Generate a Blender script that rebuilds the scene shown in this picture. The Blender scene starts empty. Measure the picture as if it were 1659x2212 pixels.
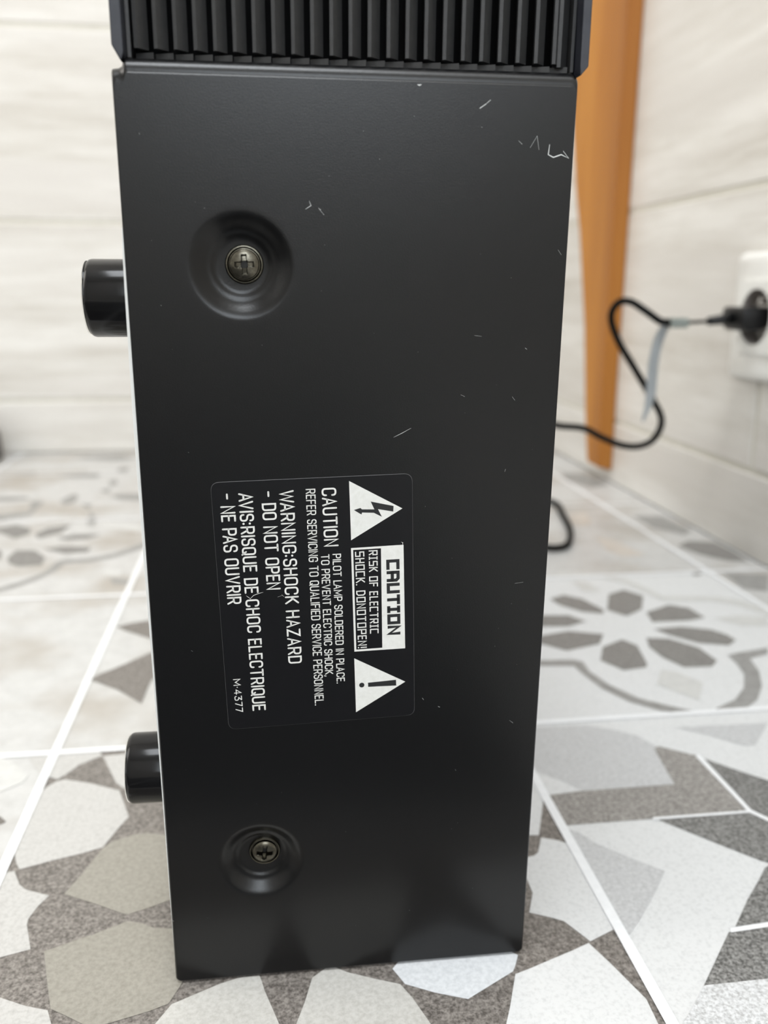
import bpy, bmesh, math, random
from mathutils import Vector, Matrix
from mathutils.geometry import tessellate_polygon

random.seed(7)
sc = bpy.context.scene
COL = sc.collection
MM = 0.001

# ------------------------------------------------------------------ camera
cam_d = bpy.data.cameras.new('camera')
cam = bpy.data.objects.new('camera', cam_d)
COL.objects.link(cam)
RX, DN, FW = (Vector((0.9910772781812257, -0.13323016810503618, 0.00394347303743945)),
              Vector((-0.02892584917169395, -0.2438671740727752, -0.9693771694544158)),
              Vector((0.13011196686926854, 0.9606136183276097, -0.24554501086551894)))
m = Matrix.Identity(4)
for i in range(3):
    m[i][0] = RX[i]; m[i][1] = -DN[i]; m[i][2] = -FW[i]; m[i][3] = (0.0, 0.0, 0.195)[i]
cam.matrix_world = m
cam_d.sensor_fit = 'VERTICAL'
cam_d.sensor_height = 36.0
cam_d.sensor_width = 27.0
cam_d.lens = 1884.014 / 2212 * 36.0
cam_d.clip_start = 0.01
sc.camera = cam

# receiver frame: x along its side panel, y into the body, z up the panel
YAW, LEAN = -0.012922045813714145, -0.0396507153526214
n0 = Vector((-math.sin(YAW), math.cos(YAW), 0))
RDX = Vector((math.cos(YAW), math.sin(YAW), 0))
RUP = Vector((0, 0, 1)) * math.cos(LEAN) + n0 * math.sin(LEAN)
RN = n0 * math.cos(LEAN) - Vector((0, 0, 1)) * math.sin(LEAN)
RO = Vector((-0.15792096143052514 * .195, 1.1173741555656822 * .195, 0.0006))
RM = Matrix.Identity(4)
for i in range(3):
    RM[i][0] = RDX[i]; RM[i][1] = RN[i]; RM[i][2] = RUP[i]; RM[i][3] = RO[i]

foc = RO + RDX * .045 + RUP * .125
cam_d.dof.use_dof = True
cam_d.dof.focus_distance = (foc - Vector((0, 0, .195))).dot(FW)
cam_d.dof.aperture_fstop = cam_d.lens / 2.9

# ------------------------------------------------------------------ light
w = bpy.data.worlds.new('room_air'); sc.world = w; w.use_nodes = True
w.node_tree.nodes['Background'].inputs[0].default_value = (0.80, 0.84, 0.90, 1)
w.node_tree.nodes['Background'].inputs[1].default_value = 0.25

def area(name, loc, target, sx, sy, power, color):
    d = bpy.data.lights.new(name, 'AREA'); d.shape = 'RECTANGLE'
    d.size = sx; d.size_y = sy; d.energy = power; d.color = color
    o = bpy.data.objects.new(name, d); COL.objects.link(o)
    o.location = loc
    o.rotation_euler = (Vector(target) - Vector(loc)).to_track_quat('-Z', 'Y').to_euler()
    return o
area('skylight', (-0.18, -0.28, 2.38), (-0.18, -0.279, 0.0), 0.85, 0.85, 39, (0.91, 0.955, 1.0))
area('window_daylight', (0.04, -1.46, 1.10), (0.04, 0.5, 1.10), 0.6, 1.26, 21, (0.84, 0.92, 1.0))
area('doorway_daylight', (-1.55, 0.40, 1.40), (0.36, 0.40, 1.40), 0.9, 1.5, 25, (1.0, 0.95, 0.89))

sc.view_settings.view_transform = 'Standard'
sc.view_settings.look = 'None'
sc.view_settings.gamma = 1.0
sc.view_settings.use_curve_mapping = False
sc.view_settings.exposure = -0.42

# ------------------------------------------------------------------ materials
def mat(name, col, rough=.5, metal=0., col2=None, scale=40., detail=4., contrast=(.35, .65), coords='Object',
        bump=0., stretch=None, coat=0., alpha=1., trans=0., spec=.5, col3=None, scale3=8., bscale=None):
    M_ = bpy.data.materials.new(name); M_.use_nodes = True
    nt = M_.node_tree; b = nt.nodes['Principled BSDF']
    b.inputs['Base Color'].default_value = (*col, 1)
    b.inputs['Roughness'].default_value = rough
    b.inputs['Metallic'].default_value = metal
    b.inputs['Coat Weight'].default_value = coat
    b.inputs['Alpha'].default_value = alpha
    b.inputs['Transmission Weight'].default_value = trans
    b.inputs['Specular IOR Level'].default_value = spec
    if col2 or bump:
        tc = nt.nodes.new('ShaderNodeTexCoord'); mp = nt.nodes.new('ShaderNodeMapping')
        nt.links.new(tc.outputs[coords], mp.inputs[0])
        if stretch: mp.inputs['Scale'].default_value = stretch
        nz = nt.nodes.new('ShaderNodeTexNoise'); nz.inputs['Scale'].default_value = scale
        nz.inputs['Detail'].default_value = detail; nz.inputs['Roughness'].default_value = .7
        nt.links.new(mp.outputs[0], nz.inputs['Vector'])
        if col2:
            r = nt.nodes.new('ShaderNodeValToRGB')
            r.color_ramp.elements[0].position = contrast[0]; r.color_ramp.elements[0].color = (*col, 1)
            r.color_ramp.elements[1].position = contrast[1]; r.color_ramp.elements[1].color = (*col2, 1)
            nt.links.new(nz.outputs[0], r.inputs[0])
            out = r.outputs[0]
            if col3:
                n3 = nt.nodes.new('ShaderNodeTexNoise'); n3.inputs['Scale'].default_value = scale3
                n3.inputs['Detail'].default_value = 3
                nt.links.new(mp.outputs[0], n3.inputs['Vector'])
                r3 = nt.nodes.new('ShaderNodeValToRGB')
                r3.color_ramp.elements[0].position = .46; r3.color_ramp.elements[1].position = .70
                nt.links.new(n3.outputs[0], r3.inputs[0])
                mx = nt.nodes.new('ShaderNodeMixRGB'); mx.inputs[2].default_value = (*col3, 1)
                nt.links.new(r3.outputs[0], mx.inputs[0]); nt.links.new(out, mx.inputs[1]); out = mx.outputs[0]
            nt.links.new(out, b.inputs['Base Color'])
        if bump:
            nb = nz
            if bscale:
                nb = nt.nodes.new('ShaderNodeTexNoise'); nb.inputs['Scale'].default_value = bscale
                nt.links.new(mp.outputs[0], nb.inputs['Vector'])
            bp = nt.nodes.new('ShaderNodeBump'); bp.inputs['Strength'].default_value = bump
            bp.inputs['Distance'].default_value = .001
            nt.links.new(nb.outputs[0], bp.inputs['Height']); nt.links.new(bp.outputs[0], b.inputs['Normal'])
    return M_

K = {}
K['W'] = mat('floor_tile_white', (.49, .486, .474), .38, 0, (.58, .577, .565), 90, 6, (.3, .6), col3=(.39, .355, .31), scale3=14)
K['L'] = mat('floor_tile_pale_dimmed', (.41, .402, .387), .42, 0, (.53, .521, .503), 700, 7, (.30, .55), bump=.10)  # pale print at left, darkened in place of the weaker light there
K['N'] = mat('floor_tile_pale_lit', (.585, .592, .592), .42, 0, (.71, .718, .718), 700, 7, (.30, .52), bump=.10)  # pale print at right, the stronger light there put into its colour
K['U'] = mat('floor_tile_umber_shape', (.085, .074, .066), .45, 0, (.31, .285, .26), 850, 8, (.38, .64), bump=.15)
K['P'] = mat('floor_tile_petal_shape', (.14, .134, .127), .45, 0, (.31, .30, .285), 600, 8, (.36, .66), bump=.12)
K['L3'] = mat('floor_tile_putty_shape', (.44, .43, .40), .42, 0, (.58, .57, .54), 700, 7, (.30, .60), bump=.10)
K['L2'] = mat('floor_tile_cream_shape', (.235, .221, .187), .42, 0, (.33, .312, .272), 700, 7, (.30, .60), bump=.10)
K['B'] = mat('floor_tile_pale_blue_shape', (.58, .60, .62), .42, 0, (.74, .76, .78), 700, 7, (.30, .60), bump=.10)
K['G'] = mat('floor_tile_mid_grey_shape', (.44, .445, .45), .42, 0, (.60, .605, .61), 650, 7, (.32, .62), bump=.10)
K['S'] = mat('floor_tile_speckled_shape', (.40, .40, .40), .42, 0, (.74, .75, .76), 900, 8, (.36, .58), bump=.15)
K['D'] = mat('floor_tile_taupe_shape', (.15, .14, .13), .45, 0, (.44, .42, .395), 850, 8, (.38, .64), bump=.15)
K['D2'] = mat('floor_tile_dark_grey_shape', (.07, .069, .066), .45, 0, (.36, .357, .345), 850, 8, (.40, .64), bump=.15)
K['M'] = mat('floor_tile_grey_line', (.25, .245, .235), .42, 0, (.34, .335, .325), 150, 5)
K['F'] = mat('floor_tile_faint_shape', (.56, .56, .545), .40, 0, (.64, .64, .62), 150, 5)
K['T'] = mat('floor_tan_reflection', (.52, .47, .42), .42, 0, (.60, .56, .51), 60, 5)  # tan reflections on the floor, painted as flat shapes
K['K'] = mat('added_dark_floor', (.016, .0155, .015), .5, 0, (.030, .029, .028), 700, 8)  # for the added dark cells out of view
K['R'] = mat('floor_grout', (.82, .83, .84), .6, 0, (.88, .89, .90), 300, 4)

M_wall = mat('wood_look_wall_tile', (.56, .53, .48), .33, 0, (.77, .755, .72), 3.2, 7, (.34, .60), stretch=(1, 1, 11),
             col3=(.66, .635, .60), scale3=2.0)
M_wgrout = mat('wall_grout', (.60, .58, .51), .7, 0, (.66, .64, .57), 60)
M_ceil = mat('ceiling_paint', (.80, .79, .77), .8, 0, (.83, .82, .80), 30)
M_plain = mat('room_wall_paint', (.70, .68, .65), .8, 0, (.73, .71, .68), 8)

M_panel = mat('satin_black_steel', (.0012, .0013, .0016), .29, 0, (.0016, .0017, .0021), 700, 3, bump=.035, bscale=2600, spec=.41)
M_scratch = mat('bare_scratch', (.55, .57, .56), .4, 0, (.75, .77, .76), 900)
M_fin = mat('black_moulded_plastic', (.028, .028, .0285), .48, 0, (.034, .034, .0345), 500, 3, bump=.05, bscale=2000)
M_frame = mat('black_painted_frame', (.014, .016, .024), .40, 0, (.024, .026, .036), 160, 6, bump=.05)
M_chassis = mat('dark_chassis', (.012, .012, .012), .6, 0, (.018, .018, .018), 80)
M_void = mat('grille_shade_black', (.002, .002, .0022), .8, 0, (.003, .003, .0033), 80, spec=.1)
M_zinc = mat('bright_zinc', (.88, .88, .84), .4, 0, (.93, .93, .90), 120)
M_foot = mat('gloss_black_foot', (.003, .003, .0035), .14, 0, (.005, .005, .0055), 60, spec=.28)
M_chrome = mat('chrome_rim', (.85, .85, .84), .12, 1., (.92, .92, .91), 200)
M_screw = mat('black_nickel_screw', (.085, .079, .062), .24, 1., (.15, .14, .113), 900, 5, bump=.06)
M_label = mat('black_label_film', (.003, .0031, .0042), .36, 0, (.0036, .0037, .0050), 300, spec=.32)
M_rim = mat('label_cut_edge', (.07, .072, .075), .4, 0, (.11, .112, .115), 120)
M_ink = mat('white_ink', (.78, .78, .74), .5, 0, (.86, .86, .83), 500, 5)
M_black = mat('black_ink', (.012, .013, .014), .45, 0, (.016, .017, .018), 300)
M_post = mat('orange_varnished_wood', (.40, .150, .022), .55, 0, (.52, .225, .040), 16, 6, (.35, .68), stretch=(1, 1, .09), spec=.25,
             col3=(.31, .115, .024), scale3=9)
M_socket = mat('white_socket_plastic', (.86, .86, .83), .3, 0, (.88, .88, .85), 30)
M_well = mat('socket_well_with_shading', (.40, .36, .335), .45, 0, (.44, .40, .37), 40)  # shading inside the well is put into this grey
M_brass = mat('nickel_pin', (.75, .73, .70), .25, 1., (.8, .78, .75), 100)
M_cable = mat('black_cable_jacket', (.0025, .003, .0025), .5, 0, (.004, .0045, .004), 90, spec=.12)
M_plug = mat('black_plug_plastic', (.004, .004, .0045), .4, 0, (.006, .006, .0065), 120, spec=.3)
M_tie = mat('translucent_tie_plastic', (.40, .43, .45), .35, 0, (.46, .49, .51), 60, trans=.3)
M_clip = mat('grey_green_clip', (.24, .27, .25), .4, 0, (.28, .31, .29), 60, trans=.15)
M_dark_form = mat('dark_form_finish', (.13, .12, .11), .8, 0, (.16, .15, .14), 50)

# ------------------------------------------------------------------ mesh helpers
KEEP = set()
def link(name, bm, mats, parent=None, smooth=False, local=None):
    me = bpy.data.meshes.new(name)
    if id(bm) in KEEP: KEEP.discard(id(bm))
    else: bmesh.ops.recalc_face_normals(bm, faces=bm.faces[:])
    bm.to_mesh(me); bm.free()
    for mm in (mats if isinstance(mats, (list, tuple)) else [mats]): me.materials.append(mm)
    if smooth:
        for p in me.polygons: p.use_smooth = True
    o = bpy.data.objects.new(name, me); COL.objects.link(o)
    if parent: o.parent = parent
    if local is not None: o.matrix_local = local
    return o

def tag(o, label=None, cat=None, group=None, kind=None):
    if label: o['label'] = label
    if cat: o['category'] = cat
    if group: o['group'] = group
    if kind: o['kind'] = kind
    return o

def empty(name, mtx):
    o = bpy.data.objects.new(name, None); COL.objects.link(o)
    o.empty_display_size = .03; o.matrix_world = mtx
    return o

def box(bm, x0, x1, y0, y1, z0, z1, mi=0):
    v = [bm.verts.new((x, y, z)) for x in (x0, x1) for y in (y0, y1) for z in (z0, z1)]
    for q in ((0, 1, 3, 2), (4, 6, 7, 5), (0, 4, 5, 1), (2, 3, 7, 6), (0, 2, 6, 4), (1, 5, 7, 3)):
        f = bm.faces.new([v[i] for i in q]); f.material_index = mi
    return v

def bevel(bm, wd, seg=2):
    bmesh.ops.bevel(bm, geom=bm.edges[:], offset=wd, segments=seg, affect='EDGES', profile=.5, clamp_overlap=True)

def prism(bm, pts, lo, hi, axis='y', mi=0):
    """extrude a 2-D polygon (a, b) along an axis"""
    def P(a, b, t): return {'y': (a, t, b), 'x': (t, a, b), 'z': (a, b, t)}[axis]
    A = [bm.verts.new(P(a, b, lo)) for a, b in pts]; B = [bm.verts.new(P(a, b, hi)) for a, b in pts]
    n = len(pts)
    fs = [bm.faces.new([A[i], A[(i + 1) % n], B[(i + 1) % n], B[i]]) for i in range(n)]
    fs.append(bm.faces.new(A)); fs.append(bm.faces.new(B[::-1]))
    for f in fs: f.material_index = mi

def poly_flat(bm, pts3, mi=0):
    tris = tessellate_polygon([[Vector(p) for p in pts3]])
    v = [bm.verts.new(p) for p in pts3]
    for t in tris:
        try:
            f = bm.faces.new([v[i] for i in t]); f.material_index = mi
        except ValueError: pass

def rrect(x0, x1, z0, z1, r, seg=6):
    out = []
    for cx, cz, a0 in ((x1 - r, z1 - r, 0), (x0 + r, z1 - r, 90), (x0 + r, z0 + r, 180), (x1 - r, z0 + r, 270)):
        for k in range(seg + 1):
            a = math.radians(a0 + 90 * k / seg); out.append((cx + r * math.cos(a), cz + r * math.sin(a)))
    return out

def tube(bm, pts, radii, seg=12, closed_ends=True):
    pts = [Vector(p) for p in pts]
    up = Vector((0.3, 0.9, 0.25)).normalized(); rings = []
    for i, p in enumerate(pts):
        t = (pts[min(i + 1, len(pts) - 1)] - pts[max(i - 1, 0)]).normalized()
        a = up - t * up.dot(t)
        if a.length < 1e-4: a = t.orthogonal()
        a.normalize(); up = a; b = t.cross(a)
        r = radii[i] if isinstance(radii, (list, tuple)) else radii
        rx, ry = r if isinstance(r, tuple) else (r, r)
        rings.append([bm.verts.new(p + a * (rx * math.cos(2 * math.pi * k / seg)) + b * (ry * math.sin(2 * math.pi * k / seg))) for k in range(seg)])
    for A, B in zip(rings, rings[1:]):
        for k in range(seg): bm.faces.new([A[k], A[(k + 1) % seg], B[(k + 1) % seg], B[k]])
    if closed_ends: bm.faces.new(rings[0][::-1]); bm.faces.new(rings[-1])

def spline(pts, n=8):
    P = [Vector(p) for p in pts]; out = []
    for i in range(len(P) - 1):
        p0, p1, p2, p3 = P[max(i - 1, 0)], P[i], P[i + 1], P[min(i + 2, len(P) - 1)]
        for k in range(n):
            t = k / n
            out.append(.5 * ((2 * p1) + (p2 - p0) * t + (2 * p0 - 5 * p1 + 4 * p2 - p3) * t * t + (3 * p1 - p0 - 3 * p2 + p3) * t ** 3))
    out.append(P[-1]); return out

def lathe(bm, prof, M_, seg=40, cap=True):
    rings = []
    for r, t in prof:
        if r < 1e-7: rings.append([bm.verts.new(M_ @ Vector((0, 0, t)))])
        else: rings.append([bm.verts.new(M_ @ Vector((r * math.cos(2 * math.pi * k / seg), r * math.sin(2 * math.pi * k / seg), t))) for k in range(seg)])
    for A, B in zip(rings, rings[1:]):
        for k in range(seg):
            q = [A[k % len(A)], A[(k + 1) % len(A)], B[(k + 1) % len(B)], B[k % len(B)]]
            q2 = []
            for v in q:
                if v not in q2: q2.append(v)
            if len(q2) > 2: bm.faces.new(q2)
    return rings

# ------------------------------------------------------------------ setting: floor
FLOOR_SHAPES = [
["L",1,[[-97.5,340.4],[-105.6,354.0],[-104.0,362.7],[-94.3,361.2],[-78.7,359.2],[-74.5,353.2],[-83.1,346.3],[-87.1,339.1],[-89.7,335.9],[-93.4,338.1]]],
["L",1,[[-74.4,352.5],[-63.9,353.5],[-52.6,354.2],[-48.8,353.7],[-45.4,321.9],[-59.6,323.2],[-65.3,330.0],[-70.2,342.2]]],
["L",1,[[-97.8,318.0],[-94.7,326.0],[-92.0,331.7],[-89.6,334.2],[-87.0,335.6],[-76.1,331.4],[-67.0,326.3],[-63.2,324.2],[-60.1,315.3],[-56.7,305.2],[-60.0,296.5],[-63.2,286.9],[-69.5,284.3],[-79.6,281.3],[-89.7,277.7],[-91.6,281.2],[-97.7,297.7]]],
["L2",1,[[-63.1,286.5],[-60.1,290.1],[-53.1,293.3],[-48.8,293.7],[-42.7,292.0],[-36.5,288.9],[-31.2,257.6],[-37.7,254.2],[-44.5,251.3],[-49.4,249.5],[-60.3,256.2],[-71.5,262.5],[-67.4,273.2]]],
["L",1,[[-105.3,275.7],[-95.7,276.0],[-91.3,277.1],[-87.6,269.5],[-84.9,266.5],[-76.3,262.3],[-78.8,257.2],[-80.3,251.7],[-80.1,249.0],[-78.4,244.1],[-76.2,237.7],[-84.4,235.4],[-92.5,234.0]]],
["L2",1,[[-71.9,236.2],[-65.7,238.9],[-57.8,242.1],[-48.5,246.6],[-44.1,245.0],[-40.1,242.4],[-35.4,241.5],[-29.8,240.4],[-26.4,225.4],[-29.9,216.3],[-32.3,210.8],[-37.4,208.8],[-48.2,205.9],[-52.8,205.2],[-60.1,210.2],[-64.8,213.2],[-67.6,222.0],[-70.0,229.9]]],
["L",1,[[-89.2,223.1],[-79.9,219.2],[-72.1,215.2],[-65.5,212.8],[-63.3,207.5],[-59.8,197.9],[-82.4,200.8]]],
["L3",1,[[-37.6,199.7],[-35.4,203.8],[-31.4,210.5],[-18.4,216.3],[-12.7,218.0],[-6.9,218.2],[-6.1,215.4],[-5.4,212.2],[-1.3,199.3],[1.2,191.4],[-36.8,193.2]]],
["L3",1,[[-0.2,188.4],[3.1,198.8],[5.8,206.1],[8.5,215.2],[13.9,219.5],[18.9,216.0],[26.7,212.4],[33.7,209.5],[36.4,204.0],[40.0,194.0],[42.3,182.9]]],
["B",1,[[32.3,215.6],[38.9,223.5],[63.9,222.4],[70.9,216.2],[69.0,212.3],[67.6,210.0],[52.0,201.5],[43.2,205.0],[35.1,209.3]]],
["N",1,[[60.3,191.3],[63.1,197.2],[68.0,208.9],[73.3,210.6],[80.4,213.2],[87.7,215.8],[94.0,218.3],[97.5,209.4],[99.9,202.3],[101.4,197.9],[102.4,194.9],[102.0,185.9],[100.5,174.2],[56.4,180.0]]],
["N",1,[[87.4,261.7],[90.2,262.3],[92.1,263.8],[95.9,272.2],[100.9,270.1],[104.2,267.8],[104.9,245.8],[103.9,222.9],[94.8,218.9],[92.1,224.0],[89.6,228.6],[85.7,230.9],[79.8,233.9],[83.7,242.9],[83.9,250.2],[81.7,253.0],[83.6,259.6]]],
["N",1,[[103.5,318.7],[106.3,314.7],[105.9,300.6],[102.8,292.1],[95.5,273.7],[92.0,274.1],[88.0,274.7]]],
["G",1,[[117.7,353.9],[143.5,352.8],[155.9,346.0],[162.5,340.5],[167.6,328.9],[161.2,300.2],[122.0,300.1],[115.5,308.1],[111.1,312.8],[106.4,317.1]]],
["N",1,[[106.4,317.1],[111.1,312.8],[115.7,308.4],[121.7,300.3],[107.9,299.0]]],
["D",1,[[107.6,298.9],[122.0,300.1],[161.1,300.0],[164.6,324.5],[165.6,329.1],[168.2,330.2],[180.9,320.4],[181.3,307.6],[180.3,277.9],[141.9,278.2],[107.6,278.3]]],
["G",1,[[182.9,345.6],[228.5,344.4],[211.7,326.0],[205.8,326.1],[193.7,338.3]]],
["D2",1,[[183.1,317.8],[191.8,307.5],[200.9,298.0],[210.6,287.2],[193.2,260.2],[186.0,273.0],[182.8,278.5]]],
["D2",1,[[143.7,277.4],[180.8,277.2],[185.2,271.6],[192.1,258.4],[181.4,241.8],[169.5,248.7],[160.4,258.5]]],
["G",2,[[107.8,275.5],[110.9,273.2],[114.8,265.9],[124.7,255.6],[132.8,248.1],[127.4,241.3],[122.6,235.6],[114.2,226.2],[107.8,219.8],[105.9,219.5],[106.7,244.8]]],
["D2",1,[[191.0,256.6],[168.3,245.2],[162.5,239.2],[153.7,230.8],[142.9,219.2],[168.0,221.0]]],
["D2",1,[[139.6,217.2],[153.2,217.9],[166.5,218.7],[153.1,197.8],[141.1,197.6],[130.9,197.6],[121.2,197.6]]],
["S",1,[[121.2,197.6],[130.9,197.6],[141.1,197.6],[153.1,197.8],[132.2,165.4],[98.4,169.8],[108.4,185.1],[114.3,190.6]]],
["R",3,[[180.2,319.5],[180.7,277.4],[182.5,278.8],[182.3,321.3]]],
["R",3,[[141.6,277.4],[181.1,277.1],[181.8,278.5],[142.1,278.8]]],
["R",3,[[180.7,277.5],[192.2,258.9],[193.7,260.5],[182.2,279.2]]],
["R",3,[[140.0,216.7],[166.5,218.4],[167.5,220.3],[140.8,218.6]]],
["P",1,[[222.5,525.2],[236.1,532.7],[244.2,519.5],[232.6,495.4],[218.3,485.1],[210.2,496.8]]],
["P",1,[[233.2,489.9],[253.4,501.1],[263.4,494.3],[265.5,476.7],[252.9,473.1],[229.8,473.4]]],
["P",1,[[225.9,462.8],[243.7,464.3],[259.4,457.4],[265.0,448.4],[265.7,440.3],[257.8,433.5],[242.2,438.7],[230.6,452.7]]],
["P",1,[[215.5,450.0],[228.1,447.3],[239.1,432.5],[240.4,414.5],[234.0,407.4],[218.3,408.4],[212.7,422.1],[211.5,437.1]]],
["P",1,[[185.2,440.3],[200.6,449.5],[205.6,440.0],[200.6,415.5],[198.2,410.9],[184.6,408.7],[177.0,422.5]]],
["P",1,[[152.6,460.1],[173.7,465.7],[192.8,458.6],[185.1,444.7],[163.0,437.7],[149.9,451.4]]],
["P",1,[[157.3,494.0],[182.5,490.9],[190.0,479.6],[176.1,472.7],[151.8,475.7]]],
["P",1,[[180.8,521.5],[192.1,527.5],[201.5,518.9],[208.3,497.0],[204.9,490.7],[193.2,496.2],[183.0,509.8]]],
["M",1,[[140.6,427.1],[163.1,425.6],[166.8,421.8],[165.9,410.1],[170.0,393.0],[178.9,376.4],[190.1,366.8],[201.0,359.1],[196.7,356.6],[184.1,362.0],[173.2,372.2],[164.9,388.4],[161.5,405.0],[160.1,417.1],[138.5,420.3]]],
["M",1,[[249.8,420.5],[257.5,423.2],[278.1,427.6],[273.0,419.1],[259.8,414.6],[255.9,398.8],[247.4,381.5],[236.7,367.4],[224.1,357.7],[211.9,358.0],[211.2,361.0],[225.6,368.8],[237.3,381.0],[245.9,396.3],[249.0,409.5]]],
["F",1,[[186.0,574.8],[212.1,575.8],[233.8,570.7],[247.1,553.8],[253.7,533.6],[256.5,516.6],[293.2,512.0],[305.5,501.8],[313.3,486.7],[321.5,460.8],[315.7,451.6],[306.3,475.0],[296.6,495.2],[285.5,503.4],[252.3,509.8],[247.8,527.6],[241.8,546.2],[229.8,560.3],[208.4,565.2],[182.0,561.8]]],
["F",1,[[204.9,407.1],[212.0,402.4],[219.2,388.6],[207.5,370.3],[201.3,380.3],[194.5,389.9]]],
["F",1,[[207.1,555.4],[216.4,551.0],[219.8,531.6],[207.7,533.1]]],
["F",1,[[270.4,474.8],[287.0,477.9],[305.1,473.1],[296.7,458.9],[280.5,460.9]]],
["P",1,[[320.6,627.6],[336.0,640.9],[354.5,634.2],[357.0,610.6],[354.2,581.4],[340.5,585.0],[326.4,604.2]]],
["M",1,[[324.0,723.5],[351.0,720.3],[352.6,668.9],[340.8,658.5],[325.1,681.9]]],
["M",1,[[321.4,558.3],[351.7,551.1],[331.8,517.8],[318.2,524.1]]],
["M",1,[[300.1,563.7],[306.2,567.9],[309.4,565.0],[302.7,555.4],[297.4,555.0]]],
["M",1,[[323.4,920.1],[344.0,909.4],[353.1,853.6],[327.7,838.4],[315.7,873.0]]],
["T",1,[[264.8,660.7],[276.8,645.8],[285.2,607.2],[265.7,603.7],[259.9,622.4]]],
["T",1,[[269.7,741.0],[286.1,739.1],[278.0,702.6],[264.5,691.6],[259.8,704.8]]],
["P",1,[[-238.9,743.4],[-226.4,749.0],[-215.5,757.3],[-200.1,743.5],[-196.6,724.6],[-204.9,712.3],[-221.7,732.1],[-234.7,729.2]]],
["P",1,[[-191.8,724.0],[-186.0,744.1],[-168.4,751.7],[-171.4,726.1],[-186.2,710.1]]],
["P",1,[[-171.5,710.5],[-158.4,720.0],[-138.1,717.6],[-146.3,705.3],[-163.0,702.9]]],
["P",1,[[-174.5,679.4],[-160.5,685.8],[-139.3,679.2],[-139.3,667.2],[-154.7,663.3]]],
["P",1,[[-196.2,658.8],[-194.8,677.9],[-180.3,676.1],[-167.9,655.4],[-166.8,637.0],[-182.8,635.4],[-191.0,643.5]]],
["P",1,[[-225.1,685.5],[-207.7,681.4],[-202.7,669.1],[-200.5,655.6],[-214.5,650.0]]],
["M",1,[[-193.3,579.0],[-181.9,588.0],[-170.9,600.6],[-160.5,618.9],[-157.1,644.8],[-153.0,649.8],[-136.0,649.6],[-118.6,660.8],[-103.0,683.0],[-98.3,690.9],[-96.2,674.0],[-100.2,670.4],[-115.9,650.9],[-132.1,639.9],[-150.6,638.6],[-153.0,621.4],[-161.6,602.6],[-172.1,586.8],[-179.7,580.3],[-190.6,570.0]]],
["M",1,[[-161.5,800.2],[-150.4,767.0],[-149.3,747.0],[-156.4,752.7]]],
["F",1,[[-149.7,749.5],[-127.9,750.3],[-103.7,734.3],[-101.7,717.7],[-127.6,732.4],[-141.4,736.4]]],
["M",1,[[-111.9,599.8],[-98.2,594.9],[-97.8,585.3],[-108.0,588.2]]],
["U",1,[[-93.1,506.0],[-84.5,510.9],[-75.7,513.5],[-67.6,515.0],[-63.7,479.6],[-72.3,486.2],[-86.0,498.1]]],
["U",1,[[-94.8,432.4],[-90.1,439.0],[-84.9,443.9],[-68.3,463.3],[-58.9,472.5],[-56.0,444.1],[-63.1,426.7],[-64.5,401.1],[-78.6,418.3]]],
["F",1,[[-120.4,620.8],[-106.3,615.7],[-105.5,603.9],[-116.0,606.8]]],
["M",1,[[-233.3,1072.0],[-179.4,1084.3],[-154.7,1063.1],[-173.3,1044.5],[-218.5,1061.4]]],
["M",1,[[-168.9,1002.2],[-156.5,1000.8],[-154.7,974.5],[-166.6,980.9]]],
["M",1,[[-278.9,973.7],[-272.0,983.9],[-253.0,985.8],[-254.0,969.9]]],
["M",1,[[-224.6,962.5],[-202.9,980.0],[-181.9,972.5],[-182.5,948.0],[-207.3,953.3]]],
["M",1,[[-167.4,932.1],[-160.5,936.0],[-154.9,912.4],[-161.0,904.2]]],
["M",1,[[-197.9,843.2],[-193.3,866.0],[-188.3,871.5],[-182.9,852.9],[-183.3,833.9],[-190.3,827.3]]],
["M",1,[[-169.3,883.7],[-159.6,895.3],[-157.2,869.9]]],
["M",1,[[-176.6,829.4],[-164.8,824.3],[-165.1,808.2]]],
["M",1,[[-153.4,857.4],[-146.1,866.5],[-123.0,865.9],[-118.9,833.9],[-142.4,842.4]]],
["M",1,[[-224.8,846.3],[-211.7,841.0],[-211.6,822.6],[-215.7,812.4],[-219.1,816.3]]],
["M",1,[[-276.2,867.8],[-234.5,864.9],[-227.6,854.3],[-245.3,848.0],[-271.5,851.8]]],
["M",1,[[-253.2,789.6],[-217.2,802.1],[-212.4,815.5],[-211.3,788.0],[-226.8,778.4],[-243.5,756.9]]],
["F",1,[[-139.1,365.9],[-118.3,358.1],[-110.9,351.0],[-102.3,340.4],[-103.2,334.8],[-110.3,329.1],[-125.6,323.6]]],
["U",1,[[-117.2,314.4],[-105.4,311.5],[-102.2,307.6],[-103.9,305.9],[-114.7,306.4]]]]

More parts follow.
